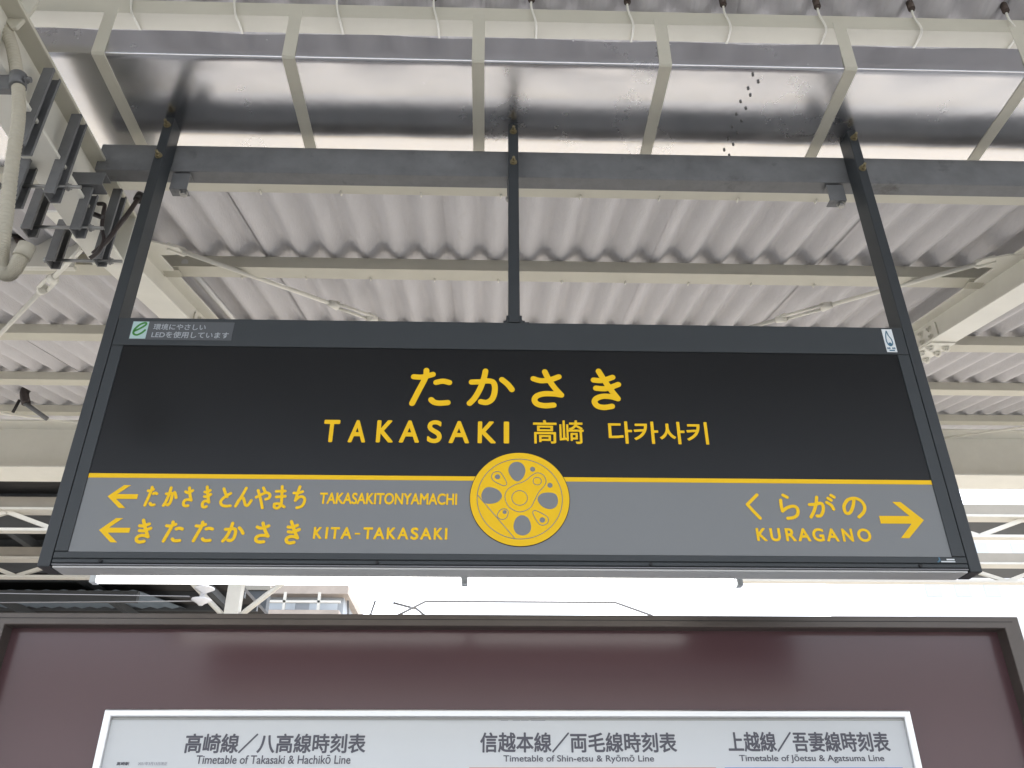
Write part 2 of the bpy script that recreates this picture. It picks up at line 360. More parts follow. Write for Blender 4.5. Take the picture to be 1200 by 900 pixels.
rr, zt_, hg = rafter('roof_rafter',2.47,.15,'pale sloping rafter right of the sign, with a bolted splice behind the right hanger post',1.9,6.52)
# splice plates and bolts on the right rafter (and its twin on the left)
for x, root, sgn in ((2.47, rr, -1), (-1.62, rl, 1)):
    sp = MB(); y0, y1 = 3.78, 4.2
    za, zb_ = zt_(y0), zt_(y1)
    sp.prism([(y0,za-.035),(y1,zb_-.035),(y1,zb_-.14),(y0,za-.14)], (x+sgn*.006,0,0),(0,1,0),(0,0,1),(sgn*.009,0,0))
    sp.prism([(y0,za-hg-.010),(y1,zb_-hg-.010),(y1,zb_-hg),(y0,za-hg)], (x-.07,0,0),(0,1,0),(0,0,1),(.14,0,0))
    plate = sp.build('splice_plate','cream_white',root,bevel=.002)
    for yy in (3.84,3.93,4.05,4.14):
        for dx in (-.045,.045): MB().bolt((x+dx,yy,zt_(yy)-hg-.010),(0,-.24,-1),.019,.022,.012).build('splice_bolt','cream_white',plate)
        for dz in (-.062,-.112): MB().bolt((x+sgn*.015,yy,zt_(yy)+dz),(sgn,0,0),.015,.016,.01).build('splice_bolt','cream_white',plate)
    for y, z, _ in FAR:                    # clip angles that carry the purlins
        cl = MB()
        cl.box(x+sgn*.02, x+sgn*.10, y+.012, y+.018, z-.005, z+.06)
        cl.box(x+sgn*.02, x+sgn*.10, y+.018, y+.075, z-.011, z-.005)
        cl.build('purlin_clip','cream',root)
    # gusset plate where the brace rod starts
    gs = MB(); zc = zt_(3.05)-hg*.40+.052
    pl = [(0,-.09),(.07,-.085),(.16,-.03),(.165,.02),(.12,.05),(0,.06)]
    gs.prism([(sgn*(a+.02), b) for a, b in pl], (x+sgn*.007,3.05,zc),(1,0,0),(0,1,SL),(0,-.002,.009))
    gs.build('gusset_plate','cream_white',root,bevel=.002)
# steel tube clipped along the left rafter
tag(MB().tube([(-1.492,3.26,2.515),(-1.492,6.3,3.275)],.017,12).build('steel_conduit','under'),'thin bare steel conduit running up beside the left rafter','conduit')
# ---- brace rods with turnbuckles
def brace(a, b, tb, label, r=.0115, ln=.30):
    a, b = Vector(a), Vector(b); d = (b-a).normalized(); L_ = (b-a).length
    t = thing('brace_rod',label,'brace rod',a,'cream roof brace rods')
    p0 = a+d*(tb-ln/2); p1 = a+d*(tb+ln/2)
    MB().tube([a,p0+d*.05],r,10).build('rod','cream_white',t)
    MB().tube([p1-d*.05,b],r,10).build('rod','cream_white',t)
    s = d.cross(Vector((0,0,1))).normalized(); k = MB()
    for q in (-1,1): k.tube([p0+d*.03+s*q*r*1.7, p1-d*.03+s*q*r*1.7], r*.75, 8)
    k.tube([p0-d*.01,p0+d*.045],[r*1.5,r*2.3],10); k.tube([p1-d*.045,p1+d*.01],[r*2.3,r*1.5],10)
    k.build('turnbuckle','cream_white',t)
    ey = MB(); u = d.cross(s).normalized()
    ey.prism([(-.03,-.02),(.05,-.022),(.075,0),(.05,.022),(-.03,.02)], a-s*.006, d, u, s*.012); ey.build('end_eye','cream_white',t)
    return t
brace((-1.46,3.05,2.43),(1.62,6.2,3.13),1.02,'pale brace rod with turnbuckle slanting right from the left rafter above the sign')
brace((2.33,3.05,2.43),(-.75,6.2,3.13),.92,'pale brace rod with turnbuckle slanting left from the right rafter above the sign')
brace((-1.76,2.86,2.27),(-4.75,6.2,2.98),.50,'pale brace rod with turnbuckle left of the sign, falling away to the left edge',ln=.22)
brace((-5.75,4.1,2.52),(-2.75,7.0,3.37),1.0,'thin pale brace rod low at the left edge beside the small dark fitting',r=.009)
brace((5.4,4.1,2.46),(3.9,6.45,3.17),1.0,'thin pale brace rod low at the right edge below the purlins',r=.009)
# small dark fitting on the last purlin at the left
fx = thing('pipe_clamp','small dark fitting on the far purlin at the left of the sign','fitting',(-3.7,5.85,3.15))
f1 = MB().tube([(-3.72,5.88,3.33),(-3.69,5.88,3.27),(-3.70,5.88,3.21),(-3.66,5.88,3.12)],.035,8,3); f1.build('clamp','browncable',fx)
MB().tube([(-3.68,5.88,3.13),(-3.50,5.95,3.02)],.018,8).build('arm','galv',fx)
MB().tube([(-3.72,5.88,3.15),(-3.74,5.88,3.04)],.012,8).build('stay','rubber',fx)
# ---- hook bolts
hb = MB(); xh = 0
hb.tube([(0,1.700,2.385),(0,1.703,2.34),(.012,1.705,2.283),(.016,1.74,2.279),(.016,1.782,2.284)],.0036,8,4)
hb0 = thing('hook_bolt','thin hook bolt gripping the nearest purlin at the top edge','hook bolt',(0,1.705,2.34),'hook bolts on the nearest purlin')
ho = hb.build('hook','cream_white',hb0)
nb = MB(); nb.bolt((0,1.700,2.378),(0,0,-1),.008,.009); nb.tube([(0,1.70,2.41),(0,1.70,2.376)],.011,12); nb.build('washer','grommet',hb0)
HL = {-1.14:'hook bolt on the nearest purlin, first at the top left next to the bent strap'}
for k, x in enumerate((-1.14,-.82,-.50,-.195,.115,.422,.731,1.036,1.343,1.652)):
    o = hb0 if k == 0 else copy_tree(hb0)
    o.location.x = x
ht0 = tag(MB().tube([(0,2.512,2.310),(0,2.520,2.300),(0,2.516,2.284),(0,2.495,2.284)],.0035,6).build('hook_tip','cream_white'),'tiny pale hook tip on the far lip of a cream purlin','hook tip','hook tips on the purlin lips')
rows = [(0,0,.79,-3),( .832,.202,.47,-4),(1.845,.458,.63,-5),(2.86,.714,.63,-5)]
first = True
for dy, dz, st, n0 in rows:
    for i in range(n0, -n0+2):
        o = ht0 if first else ht0.copy()
        if not first: C.objects.link(o)
        first = False
        o.location = (.03+i*.316*2*.5, dy, dz)

# ================================================================ stainless valley gutter and its straps
GZ = 2.083; GY0 = 1.70; GY1 = 2.19
gut = thing('valley_gutter','polished stainless valley gutter reflecting light above the grey beam','gutter',(0,2.05,GZ),None)
def gut_panel(x0, x1, seedv):
    rnd = random.Random(seedv); mb = MB(); n = 14
    prof = [(GY0-.004,GZ+.100),(GY0-.002,GZ+.070),(GY0,GZ+.04),(GY0,GZ+.006),(GY0+.0012,GZ+.0012),(GY0+.006,GZ)]
    prof += [(GY0+.02+(GY1-GY0-.04)*k/12,GZ) for k in range(13)] + [(GY1,GZ+.01),(GY1,GZ+.125)]
    a1, a2, a3 = rnd.uniform(.0003,.0011), rnd.uniform(0,6), rnd.uniform(.0006,.0018)
    G_ = []
    for i in range(n+1):
        f = i/n; x = x0+(x1-x0)*f; col = []
        edge = (2*f-1)**8
        for j, (y, z) in enumerate(prof):
            g = max(0,min(1,(y-GY0)/(GY1-GY0)))
            bulge = -.0012*math.sin(math.pi*g)*math.sin(math.pi*f) + a1*math.sin(3*math.pi*f+a2)*math.sin(2*math.pi*g+a2) - .35*a3*edge
            dy = .0025*math.sin(5*f+a2)*(.3 if j > 1 else 1) if j < 3 else 0
            col.append(mb.bm.verts.new((x, y+dy, z+(bulge if 5 < j < 19 else 0)+(.0025*math.sin(9*f+a2) if j == 0 else 0))))
        G_.append(col)
    for i in range(n):
        for j in range(len(prof)-1):
            f_ = mb.bm.faces.new((G_[i][j],G_[i+1][j],G_[i+1][j+1],G_[i][j+1])); f_.smooth = True
    o = mb.build('gutter_sheet','stainless',gut)
    s = o.modifiers.new('thickness','SOLIDIFY'); s.thickness = .0012; s.offset = 1; s.use_rim = False
SX = [-2.31,-1.745,-1.18,-.617,-.05,.517,1.084,1.648,2.21,2.775,3.34]
xs = [-4.4,-1.055-.02,.07,1.20,2.32,4.6]
for i in range(len(SX)-1): gut_panel(SX[i]+.0005, SX[i+1]-.0005, 31+i)
for sx in SX:
    mb = MB(); h = .019; t = .0035
    path = [(GY0-.010,GZ+.205),(GY0-.009,GZ+.128),(GY0-.006,GZ+.002),(GY0+.001,GZ-.0045),(GY1-.01,GZ-.0045),(GY1+.006,GZ+.004),(GY1+.006,GZ+.2)]
    inner = [(GY0-.010+t,GZ+.205),(GY0-.009+t,GZ+.128),(GY0-.006+t,GZ+.006),(GY0+.004,GZ-.0045+t),(GY1-.012,GZ-.0045+t),(GY1+.006-t,GZ+.006),(GY1+.006-t,GZ+.2)]
    n = len(path); va = []
    for X in (sx-h, sx+h): va.append([[mb.bm.verts.new((X,y,z)) for y,z in P_] for P_ in (path,inner)])
    for i in range(n-1):
        mb.bm.faces.new((va[0][0][i],va[1][0][i],va[1][0][i+1],va[0][0][i+1])); mb.bm.faces.new((va[0][1][i],va[1][1][i],va[1][1][i+1],va[0][1][i+1]))
        for q in (0,1): mb.bm.faces.new((va[q][0][i],va[q][0][i+1],va[q][1][i+1],va[q][1][i]))
    for i in (0,n-1): mb.bm.faces.new((va[0][0][i],va[1][0][i],va[1][1][i],va[0][1][i]))
    mb.build('strap','cream',gut)
rv = MB()
for k in range(14):
    y = 1.725+k*.026; rv.tube([(.792+(.012 if k%2 else -.012)+(.01 if k<3 else 0),y,GZ-.0008),(.792+(.012 if k%2 else -.012)+(.01 if k<3 else 0),y,GZ-.0065)],.0042,8)
rv.build('rivet_row','galv_dark',gut)

# ================================================================ grey channel beam carrying the hanger posts
bmz0, bmz1 = 1.914, 2.026
bb = MB(); bb.cchan((-1.275,2.008,(bmz0+bmz1)/2),(4.4,2.008,(bmz0+bmz1)/2),(0,0,1),(0,1,0),bmz1-bmz0,.055,.006)
bo = bb.build('channel_beam','galv',bevel=.0025); tag(bo,'long grey galvanised channel beam under the gutter that carries the hanger posts','beam')
for x, lb, s in ((-.998,'small grey clamp under the beam beside the left hanger post',1),(.046,'small grey clamp under the beam beside the middle hanger post',-1),(1.115,'small grey clamp under the beam beside the right hanger post',-1)):
    t = thing('beam_clamp',lb,'clamp',(x,2.02,1.87),'clamps under the channel beam')
    x0 = x+.004 if x > 0 and x < 1 else x; wdt = .012 if 0 < x < .5 else .055
    c = MB(); c.cchan((x0-wdt/2,2.012,1.875),(x0+wdt/2,2.012,1.875),(0,0,1),(0,1,0),.066,.035,.004); c.build('bracket','galv',t,bevel=.001)
    b_ = MB(); b_.tube([(x0+wdt*.25,2.03,1.90),(x0+wdt*.25,2.03,1.83)],.006,8); b_.bolt((x0+wdt*.25,2.03,1.842),(0,0,-1),.011,.011); b_.build('bolt','steel',t)

# ================================================================ hanger posts
PZ = {'l':(-1.063,-1.0325,2.088),'m':(.047,.079,2.112),'r':(1.1635,1.194,2.092)}
for key, lb in (('l','charcoal steel hanger post along the left end of the sign'),('m','charcoal steel hanger post in the middle, standing on the top of the sign'),('r','charcoal steel hanger post along the right end of the sign')):
    x0, x1, zt2 = PZ[key]
    t = thing('hanger_post',lb,'post',((x0+x1)/2,D,1.3025 if key == 'm' else .597),'charcoal hanger posts')
    zb2 = 1.305 if key == 'm' else .597
    mb = MB(); mb.box(x0,x1,D,D+.0655,zb2,zt2); mb.build('tube','post',t,bevel=.0025)
    if key == 'm':
        f = MB(); f.box(x0-.006,x1+.006,D+.004,D+.06,1.3045,1.33); f.bolt((x1+.006,D+.03,1.32),(1,0,0),.009,.009,.012); f.bolt((x0-.006,D+.03,1.32),(-1,0,0),.008,.008); f.build('foot','post',t,bevel=.001)
    xc = (x0+x1)/2
    for dz in (2.046,1.912):
        b_ = MB(); b_.bolt((xc,D,dz),(0,-1,0),.0092,.010,.014); b_.build('bolt','brass',t)

# ================================================================ the station name sign
X0, X1, Z0, Z1 = -1.031, 1.162, .597, 1.3025
sg = thing('station_name_sign','long black and grey station name sign with yellow lettering and a round yellow emblem','sign',(.065,D,Z0))
PX0, PX1, PZ0, PZ1 = -1.0, 1.129, .6345, 1.2135
fr = MB(); dp = .064
fr.box(X0,X1,D,D+dp,PZ1,Z1)                              # top rail
fr.box(X0,X1,D+.0002,D+dp,Z0+.021,PZ0)                   # bottom rail
fr.box(X0,PX0,D+.0004,D+dp-.001,PZ0+.0006,PZ1-.0006); fr.box(PX1,X1,D+.0004,D+dp-.001,PZ0+.0006,PZ1-.0006)
fo = fr.build('frame','frame',sg,bevel=.0018)
lr = MB(); lr.box(X0,X1,D+.0015,D+dp,Z0+.0105,Z0+.0195); lr.box(X0,X1,D+.004,D+dp,Z0+.0095,Z0+.022); lr.build('lower_rail','frame',sg,bevel=.001)
MB().box(X0+.002,X1-.002,D-.001,D+dp,Z0+.004,Z0+.0075).build('drip_strip','strip',sg,bevel=.001)
MB().box(X0+.004,X1-.004,D+.003,D+dp,Z0-.001,Z0+.003).build('underside_plate','soffit',sg)
MB().box(X0-.0014,X1+.0014,D+.02,D+dp-.004,Z0+.004,Z1-.004).build('side_gap','seam',sg)
MB().box(PX0-.001,PX1+.001,D+.012,D+.03,PZ0-.001,PZ1+.001).build('backing','frame',sg)
for x in (-.917,-.266,.388,1.044): MB().tube([(x,D+.002,Z0+.0145),(x,D-.0025,Z0+.0145)],.0042,12).build('screw','seam',fo)
LZ0, LZ1 = .825, .837
YP = D+.0035                                             # panel face
bp_ = MB().box(PX0,PX1,YP,D+.0118,LZ1,PZ1).build('black_panel','black',sg)
gp_ = MB().box(PX0,PX1,YP,D+.0118,PZ0,LZ0).build('grey_panel','grey',sg)
MB().box(PX0,PX1,YP-.0006,D+.0118,LZ0+.0002,LZ1-.0002).build('yellow_line','yellow',sg)
yt = YP-.0012
# hiragana: brush strokes; box = stroke centre lines
brush('hiragana_character','たかさき',[(-.208,-.112,1.044,1.1455),(-.056,.056,1.046,1.1455),(.114,.188,1.041,1.1455),(.276,.343,1.0375,1.1495)],.0078,yt,'yellow',bp_)
text_mesh('latin_lettering',list('TAKASAKI'),[(-.432,-.391,.9285,.9925),(-.367,-.322,.9285,.9925),(-.295,-.251,.929,.993),(-.236,-.184,.9293,.993),(-.164,-.126,.9285,.9945),(-.108,-.055,.929,.9928),(-.033,.014,.9295,.9925),(.0345,.0485,.9295,.9925)],yt,'yellow',bp_,bold=.030)
text_mesh('kanji_lettering','高崎',(.111,.243,.930,.9985),yt,'yellow',bp_,bold=.012)
text_mesh('hangul_lettering','다카사키',(.308,.569,.932,.997),yt,'yellow',bp_,bold=.014)
rw = .0035
R1 = [(-.848,-.818,.749,.804),(-.803,-.769,.749,.803),(-.756,-.731,.748,.803),(-.709,-.686,.745,.806)]
sh = lambda B: [(a+rw,b-rw,c+rw,d-rw) for a,b,c,d in B]
brush('hiragana_character','たかさきとんやまち',sh(R1)+[(-.662,-.637,.752,.798),(-.624,-.588,.752,.800),(-.577,-.545,.748,.801),(-.530,-.505,.748,.805),(-.486,-.457,.749,.805)],rw,yt,'yellow',gp_)
rw = .0039
brush('hiragana_character','きたたかさき',sh([(-.850,-.814,.655,.718),(-.785,-.738,.658,.714),(-.714,-.666,.659,.714),(-.644,-.591,.659,.712),(-.567,-.530,.657,.713),(-.493,-.457,.655,.717)]),rw,yt,'yellow',gp_)
brush('hiragana_character','くらがの',[(.645,.673,.731,.793),(.730,.770,.731,.793),(.800,.868,.735,.793),(.888,.941,.736,.786)],.0040,yt,'yellow',gp_)
text_mesh('latin_lettering','TAKASAKITONYAMACHI',(-.421,-.081,.7595,.7900),yt,'yellow',gp_,bold=.030)
text_mesh('latin_lettering',list('KITA-TAKASAKI'),[(-.426,-.405,.670,.700),(-.397,-.391,.670,.700),(-.385,-.363,.670,.700),(-.360,-.333,.670,.700),(-.326,-.313,.6815,.6855),(-.306,-.283,.670,.700),(-.281,-.254,.670,.700),(-.249,-.227,.670,.700),(-.223,-.196,.670,.700),(-.191,-.172,.6693,.7007),(-.168,-.140,.670,.700),(-.135,-.113,.670,.700),(-.108,-.102,.670,.700)],yt,'yellow',gp_,bold=.038)
text_mesh('latin_lettering',list('KURAGANO'),[(.656,.682,.672,.7055),(.690,.716,.6715,.7055),(.728,.754,.672,.7055),(.758,.790,.672,.7055),(.795,.824,.6715,.706),(.829,.860,.672,.7055),(.869,.896,.672,.7055),(.907,.941,.6715,.706)],yt,'yellow',gp_,bold=.038)
def arrow(tip, w_, h, sgn):                               # arrow with slanted barbs
    x, z = tip; k = sgn
    mb = MB(); mb.plate([(x,z),(x+k*.034,z+h/2),(x+k*.050,z+h/2),(x+k*.022,z+.0062),(x+k*w_,z+.0062),(x+k*w_,z-.0062),(x+k*.022,z-.0062),(x+k*.050,z-h/2),(x+k*.034,z-h/2)], yt, .0015)
    return mb
arrow((-.940,.7752),.073,.060,1).build('arrow','yellow',gp_)
arrow((-.940,.6885),.073,.061,1).build('arrow','yellow',gp_)
mb = MB(); mb.plate([(1.083,.729),(1.035,.777),(1.0145,.777),(1.050,.7395),(.9725,.7395),(.9725,.7195),(1.050,.7195),(1.0145,.682),(1.035,.682)], yt, .0015); mb.build('arrow','yellow',gp_)
# round emblem
ECX, ECZ, ER = .0748, .7785, .1238
em = MB().plate(disc(ECX,ECZ,ER+.0015,72), YP-.0014, .002).build('emblem','seam',sg)
MB().plate(disc(ECX,ECZ,ER,72), YP-.0024, .002).build('emblem_face','yellow',em)
ye = YP-.0030
h = MB()
for pts in ([(.068,.877),(.083,.8705),(.0895,.853),(.083,.833),(.069,.8235),(.055,.833),(.0465,.853),(.053,.8705)],
            [(-.021,.784),(-.014,.802),(0,.807),(.020,.800),(.0305,.784),(.020,.768),(0,.763),(-.014,.767)],
            [(.170,.772),(.165,.789),(.148,.794),(.128,.790),(.119,.776),(.129,.758),(.148,.750),(.164,.756)],
            [(.081,.6815),(.097,.6885),(.102,.705),(.095,.726),(.079,.7335),(.065,.725),(.059,.705),(.065,.688)]):
    h.plate(closed(pts), ye, .001)
for cx, cz, r in ((.108,.857,.0065),(.151,.8135,.0065),(.019,.8355,.0068),(.0372,.7415,.005),(.130,.7215,.0068)): h.plate(disc(cx,cz,r,24), ye, .001)
h.build('emblem_holes','grey',em)
l = MB(); yl = ye-.0002; lw = .0017
loop_line(l, disc(ECX,ECZ,.1062,96), lw, yl, .001); loop_line(l, disc(.0745,.779,.0195,40), lw, yl, .001); loop_line(l, disc(.1192,.8245,.0105,32), lw, yl, .001)
for pts in ([(.004,.836),(.008,.8455),(.018,.850),(.029,.845),(.0415,.8215),(.041,.8135),(.032,.812),(.010,.824)],
            [(.145,.722),(.141,.712),(.130,.708),(.120,.713),(.1075,.737),(.109,.745),(.1165,.745),(.140,.732)],
            [(.019,.733),(.026,.746),(.037,.750),(.046,.743),(.042,.727),(.031,.722),(.022,.726)],
            [(.038,.779),(.043,.799),(.060,.8125),(.088,.8245),(.105,.8395),(.120,.847),(.135,.841),(.1415,.825),(.136,.811),(.122,.794),(.112,.774),(.100,.753),(.0745,.742),(.049,.754)]):
    loop_line(l, closed(pts), lw, yl, .001)
ribbon(l, [(-.0305,.786),(.0625,.673)], .0009, yl-.0001, .001)
l.build('emblem_lines','grey',em)
# stickers
st = MB().plate([(-.990,1.231),(-.712,1.231),(-.712,1.2905),(-.990,1.2905)], D-.0008, .001).build('led_sticker','sticker',sg)
MB().plate([(-.988,1.2335),(-.945,1.2335),(-.945,1.289),(-.988,1.289)], D-.0014, .001).build('mark_ground','pale',st)
e_ = MB(); ribbon(e_, [(-.978,1.258),(-.963,1.268),(-.952,1.279),(-.955,1.285),(-.968,1.279),(-.979,1.264),(-.980,1.250),(-.970,1.245),(-.958,1.252),(-.951,1.261)], .0028, D-.0020, .001); e_.build('leaf_mark','green',st)
text_mesh('sticker_lettering','環境にやさしい',(-.930,-.788,1.263,1.2825),D-.0014,'greytext',st,bold=.008)
text_mesh('sticker_lettering','LEDを使用しています',(-.930,-.721,1.237,1.2575),D-.0014,'greytext',st,bold=.008)
ds = MB().plate([(1.1015,1.2205),(1.1305,1.2205),(1.1305,1.2965),(1.1015,1.2965)], D-.0008, .001).build('drop_sticker','white',sg)
dr = MB(); ribbon(dr, [(1.1135,1.290),(1.1085,1.272),(1.1075,1.255),(1.1115,1.243),(1.118,1.2415),(1.123,1.249),(1.1225,1.262),(1.1165,1.276),(1.1145,1.288)], .0014, D-.0014, .0008); dr.plate(disc(1.1155,1.247,.005,16), D-.0012, .0006); dr.build('drop_mark','bluegrey',ds)
tx = MB()
for i in range(5):
    if i != 2: tx.plate([(1.1045+i*.0047,1.230),(1.108+i*.0047,1.230),(1.108+i*.0047,1.2355),(1.1045+i*.0047,1.2355)], D-.0014, .0008)
tx.plate([(1.109,1.224),(1.124,1.224),(1.124,1.2275),(1.109,1.2275)], D-.0014, .0008); tx.build('drop_lettering','bluegrey',ds)
mk = MB(); mk.plate([(1.0975,.6205),(1.132,.6205),(1.132,.6235),(1.0975,.6235)], D-.001, .0008); mk.plate([(1.112,.6255),(1.1315,.6255),(1.1315,.629),(1.112,.629)], D-.001, .0008)
mk = mk.build('maker_sticker','white',sg); q = MB(); ribbon(q, [(1.090,.6215),(1.0945,.625),(1.0945,.631)], .0018, D-.001, .0008); q.build('maker_mark','bluegrey',mk)

# ================================================================ lamp behind the sign
lamp = thing('strip_lamp','lit fluorescent strip lamp just below and behind the sign','lamp',(0,2.3,.68))
for a, b in ((-1.075,-.08),(-.055,.69)):
    MB().tube([(a,2.3,.672),(b,2.3,.672)],.0115,14).build('lamp_tube','tube',lamp)
for x in (-1.09,-.0675,.705): MB().box(x-.009,x+.009,2.286,2.314,.660,.70).build('lamp_socket','white',lamp,bevel=.003)
hsg = MB(); hsg.box(-1.10,.715,2.26,2.34,.700,.735); hsg.build('lamp_housing','cream_white',lamp,bevel=.004)
for x in (-.95,.6): MB().tube([(x,2.3,.73),(x,2.3,1.27),(x,2.0,1.27)],.008,8).build('lamp_bracket','galv',lamp)

# ================================================================ notice board with the timetable
YB = 2.6
cab = thing('notice_board','large brown notice board with a bronze frame and glossy backing panel','notice board',(.07,YB,-1.75))
BX0, BX1, BZ1, BZ0 = -1.505, 1.668, .656, -1.0
f = MB()
f.prism([(BX0,BZ0),(BX0,BZ1),(BX1,BZ1),(BX1,BZ0),(BX1-.050,BZ0),(BX1-.050,BZ1-.036),(BX0+.036,BZ1-.036),(BX0+.036,BZ0)][::-1], (0,YB,0),(1,0,0),(0,0,1),(0,.12,0))
f.box(BX0+.036,BX1-.05,YB,YB+.12,BZ0,BZ0+.05)
f.build('board_frame','bronze',cab,bevel=.003)
gsl = MB()
gsl.box(BX0+.012,BX1-.022,YB-.0012,YB+.001,BZ1-.0170,BZ1-.0155); gsl.build('frame_groove','seam',cab)
MB().box(BX0+.036,BX1-.05,YB+.050,YB+.07,BZ0+.05,BZ1-.036).build('backing_panel','brown',cab)
for x in (BX0+.04,BX1-.14): MB().box(x,x+.1,YB+.02,YB+.10,-1.75,BZ0).build('leg','bronze',cab)
YT = YB+.018
tp = thing('timetable_poster','pale timetable poster in a slim aluminium frame on the brown notice board','poster',(.07,YT,-.85))
TX0, TX1, TZ1, TZ0 = -1.118, 1.266, .381, -.85
a = MB(); a.prism([(TX0,TZ0),(TX0,TZ1),(TX1,TZ1),(TX1,TZ0),(TX1-.022,TZ0),(TX1-.022,TZ1-.022),(TX0+.022,TZ1-.022),(TX0+.022,TZ0)][::-1], (0,YT,0),(1,0,0),(0,0,1),(0,.03,0))
a.box(TX0+.022,TX1-.022,YT,YT+.03,TZ0,TZ0+.022); a.build('poster_frame','alu',tp,bevel=.004)
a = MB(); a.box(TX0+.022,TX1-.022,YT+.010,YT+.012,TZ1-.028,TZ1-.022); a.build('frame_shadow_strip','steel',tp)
ps = MB().box(TX0+.0222,TX1-.0222,YT+.012,YT+.02,TZ0+.0222,TZ1-.0225).build('poster_sheet','paper',tp)
yt2 = YT+.0112
SHR = 0
for jp, en, jb, eb in (('高崎線／八高線時刻表','Timetable of Takasaki & Hachikō Line',(-.872,-.352,.263,.316),(-.832,-.392,.235,.259)),
                       ('信越本線／両毛線時刻表','Timetable of Shin-etsu & Ryōmō Line',(-.020,.556,.265,.320),(.048,.486,.236,.259)),
                       ('上越線／吾妻線時刻表','Timetable of Jōetsu & Agatsuma Line',(.708,1.188,.267,.322),(.736,1.163,.237,.260))):
    text_mesh('heading_lettering',jp,jb,yt2,'ink',ps,bold=.022)
    text_mesh('subheading_lettering',en,eb,yt2,'ink',ps,bold=.014)
text_mesh('date_lettering','2021年3月13日改正',(-.995,-.912,.2315,.2405),yt2,'inklight',ps)
text_mesh('date_lettering','高崎駅',(-1.055,-1.020,.2315,.2405),yt2,'ink',ps,bold=.02)
MB().box(-.05,.664,YT+.0108,YT+.0118,.185,.2255).build('orange_band','orange',ps)
MB().box(.690,1.212,YT+.0108,YT+.0118,.185,.2255).build('blue_band','blue',ps)
hd = MB()
for x in (.04,.075,.10,.13,.15): hd.plate([(x,.352),(x+.022,.352),(x+.022,.3565),(x,.3565)], yt2, .0006)
hd.build('edge_print','inklight',ps)

# ================================================================ bracket, clamps and conduit at the upper left
br = thing('bracket_beam','cream bracket beam running away at the upper left under the gutter','bracket',(-1.3,1.7,1.75))
BXR = -1.30
MB().box(BXR-.008,BXR,.85,2.28,1.762,1.95).build('web','cream_white',br)
MB().box(BXR-.055,BXR+.052,.85,2.28,1.75,1.762).build('bottom_flange','cream_white',br,bevel=.002)
MB().box(BXR-.055,BXR+.052,.85,2.28,1.95,1.962).build('top_flange','cream',br,bevel=.002)
MB().box(BXR-.055,BXR+.052,2.28,2.292,1.75,1.962).build('end_plate','cream_white',br,bevel=.002)
gp = thing('gusset_plate','cream gusset plate with a rounded lower corner at the top left corner','plate',(-1.29,1.48,2))
pl = [(-1.60,2.30),(-1.255,2.30),(-1.243,2.02),(-1.247,1.985),(-1.268,1.915),(-1.282,1.912),(-1.310,1.950),(-1.60,2.10)]
MB().plate(pl, 1.484, .012).build('plate','cream',gp,bevel=.003)
b_ = MB(); b_.bolt((-1.305,1.484,2.03),(0,-1,0),.018,.02,.02); b_.build('bolt','cream',gp)
def strut(x, y, z0, z1, label, m='galv', face=-1, wd_=.030, dp_=.046):
    mb = MB(); mb.cchan((x,y,z0),(x,y,z1),(1,0,0),(0,-face,0),wd_,dp_,.004,lip=.012) if False else mb.cchan((x,y,z0),(x,y,z1),(0,1,0),(1,0,0),dp_,wd_,.004,lip=.009)
    o = mb.build('clamp_strut',m,bevel=.001); return tag(o,label,'strut','galvanised clamp struts at the upper left')
XR, XL, SZ0 = -1.262, -1.405, 1.632
strut(XR,1.645,SZ0,1.925,'grey upright clamp strut nearest the ribbed conduit, in front of the cream bracket')
strut(XR,1.82,SZ0-.008,1.935,'grey upright clamp strut just left of the end of the long channel beam')
strut(XR,1.985,SZ0,1.80,'grey clamp strut below the stub channel, with a threaded rod end')
strut(XR,2.14,SZ0+.012,1.935,'grey upright clamp strut beside the brown cables, left of the hanger post')
strut(-1.36,1.82,1.60,1.80,'grey clamp strut partly behind the ribbed conduit, left of the cream bracket')
strut(XL,1.985,SZ0,1.80,'dark clamp strut under the cream bracket between conduit and hanger post','galv_dark')
strut(XL,2.14,SZ0,1.80,'dark clamp strut lowest at the left, beside the loose cable','galv_dark')
sb = MB(); sb.cchan((-1.315,1.95,1.822),(-1.200,1.95,1.822),(0,0,1),(0,1,0),.050,.045,.004)
tag(sb.build('stub_channel','galv',bevel=.001),'short grey stub channel under the left end of the long beam','channel')
for y, z, lb in ((1.835,1.680,'thin threaded rod under the bracket, level with the foot of the front clamp struts'),(2.0,1.668,'thin threaded rod under the bracket, below the stub channel'),(2.155,1.662,'thin threaded rod lowest of the clamp rods, above the brace rod')):
    p, q = (-1.43,y,z), (-1.185,y,z)
    t = thing('threaded_rod',lb,'rod',p,'threaded rods of the clamps'); MB().tube([p,q],.0055,8).build('rod','steel',t)
    d = (Vector(q)-Vector(p)).normalized()
    MB().bolt(Vector(q)-d*.04,d,.010,.011).build('nut','steel',t); MB().bolt(Vector(p)+d*.012,-d,.010,.011).build('nut','steel',t)
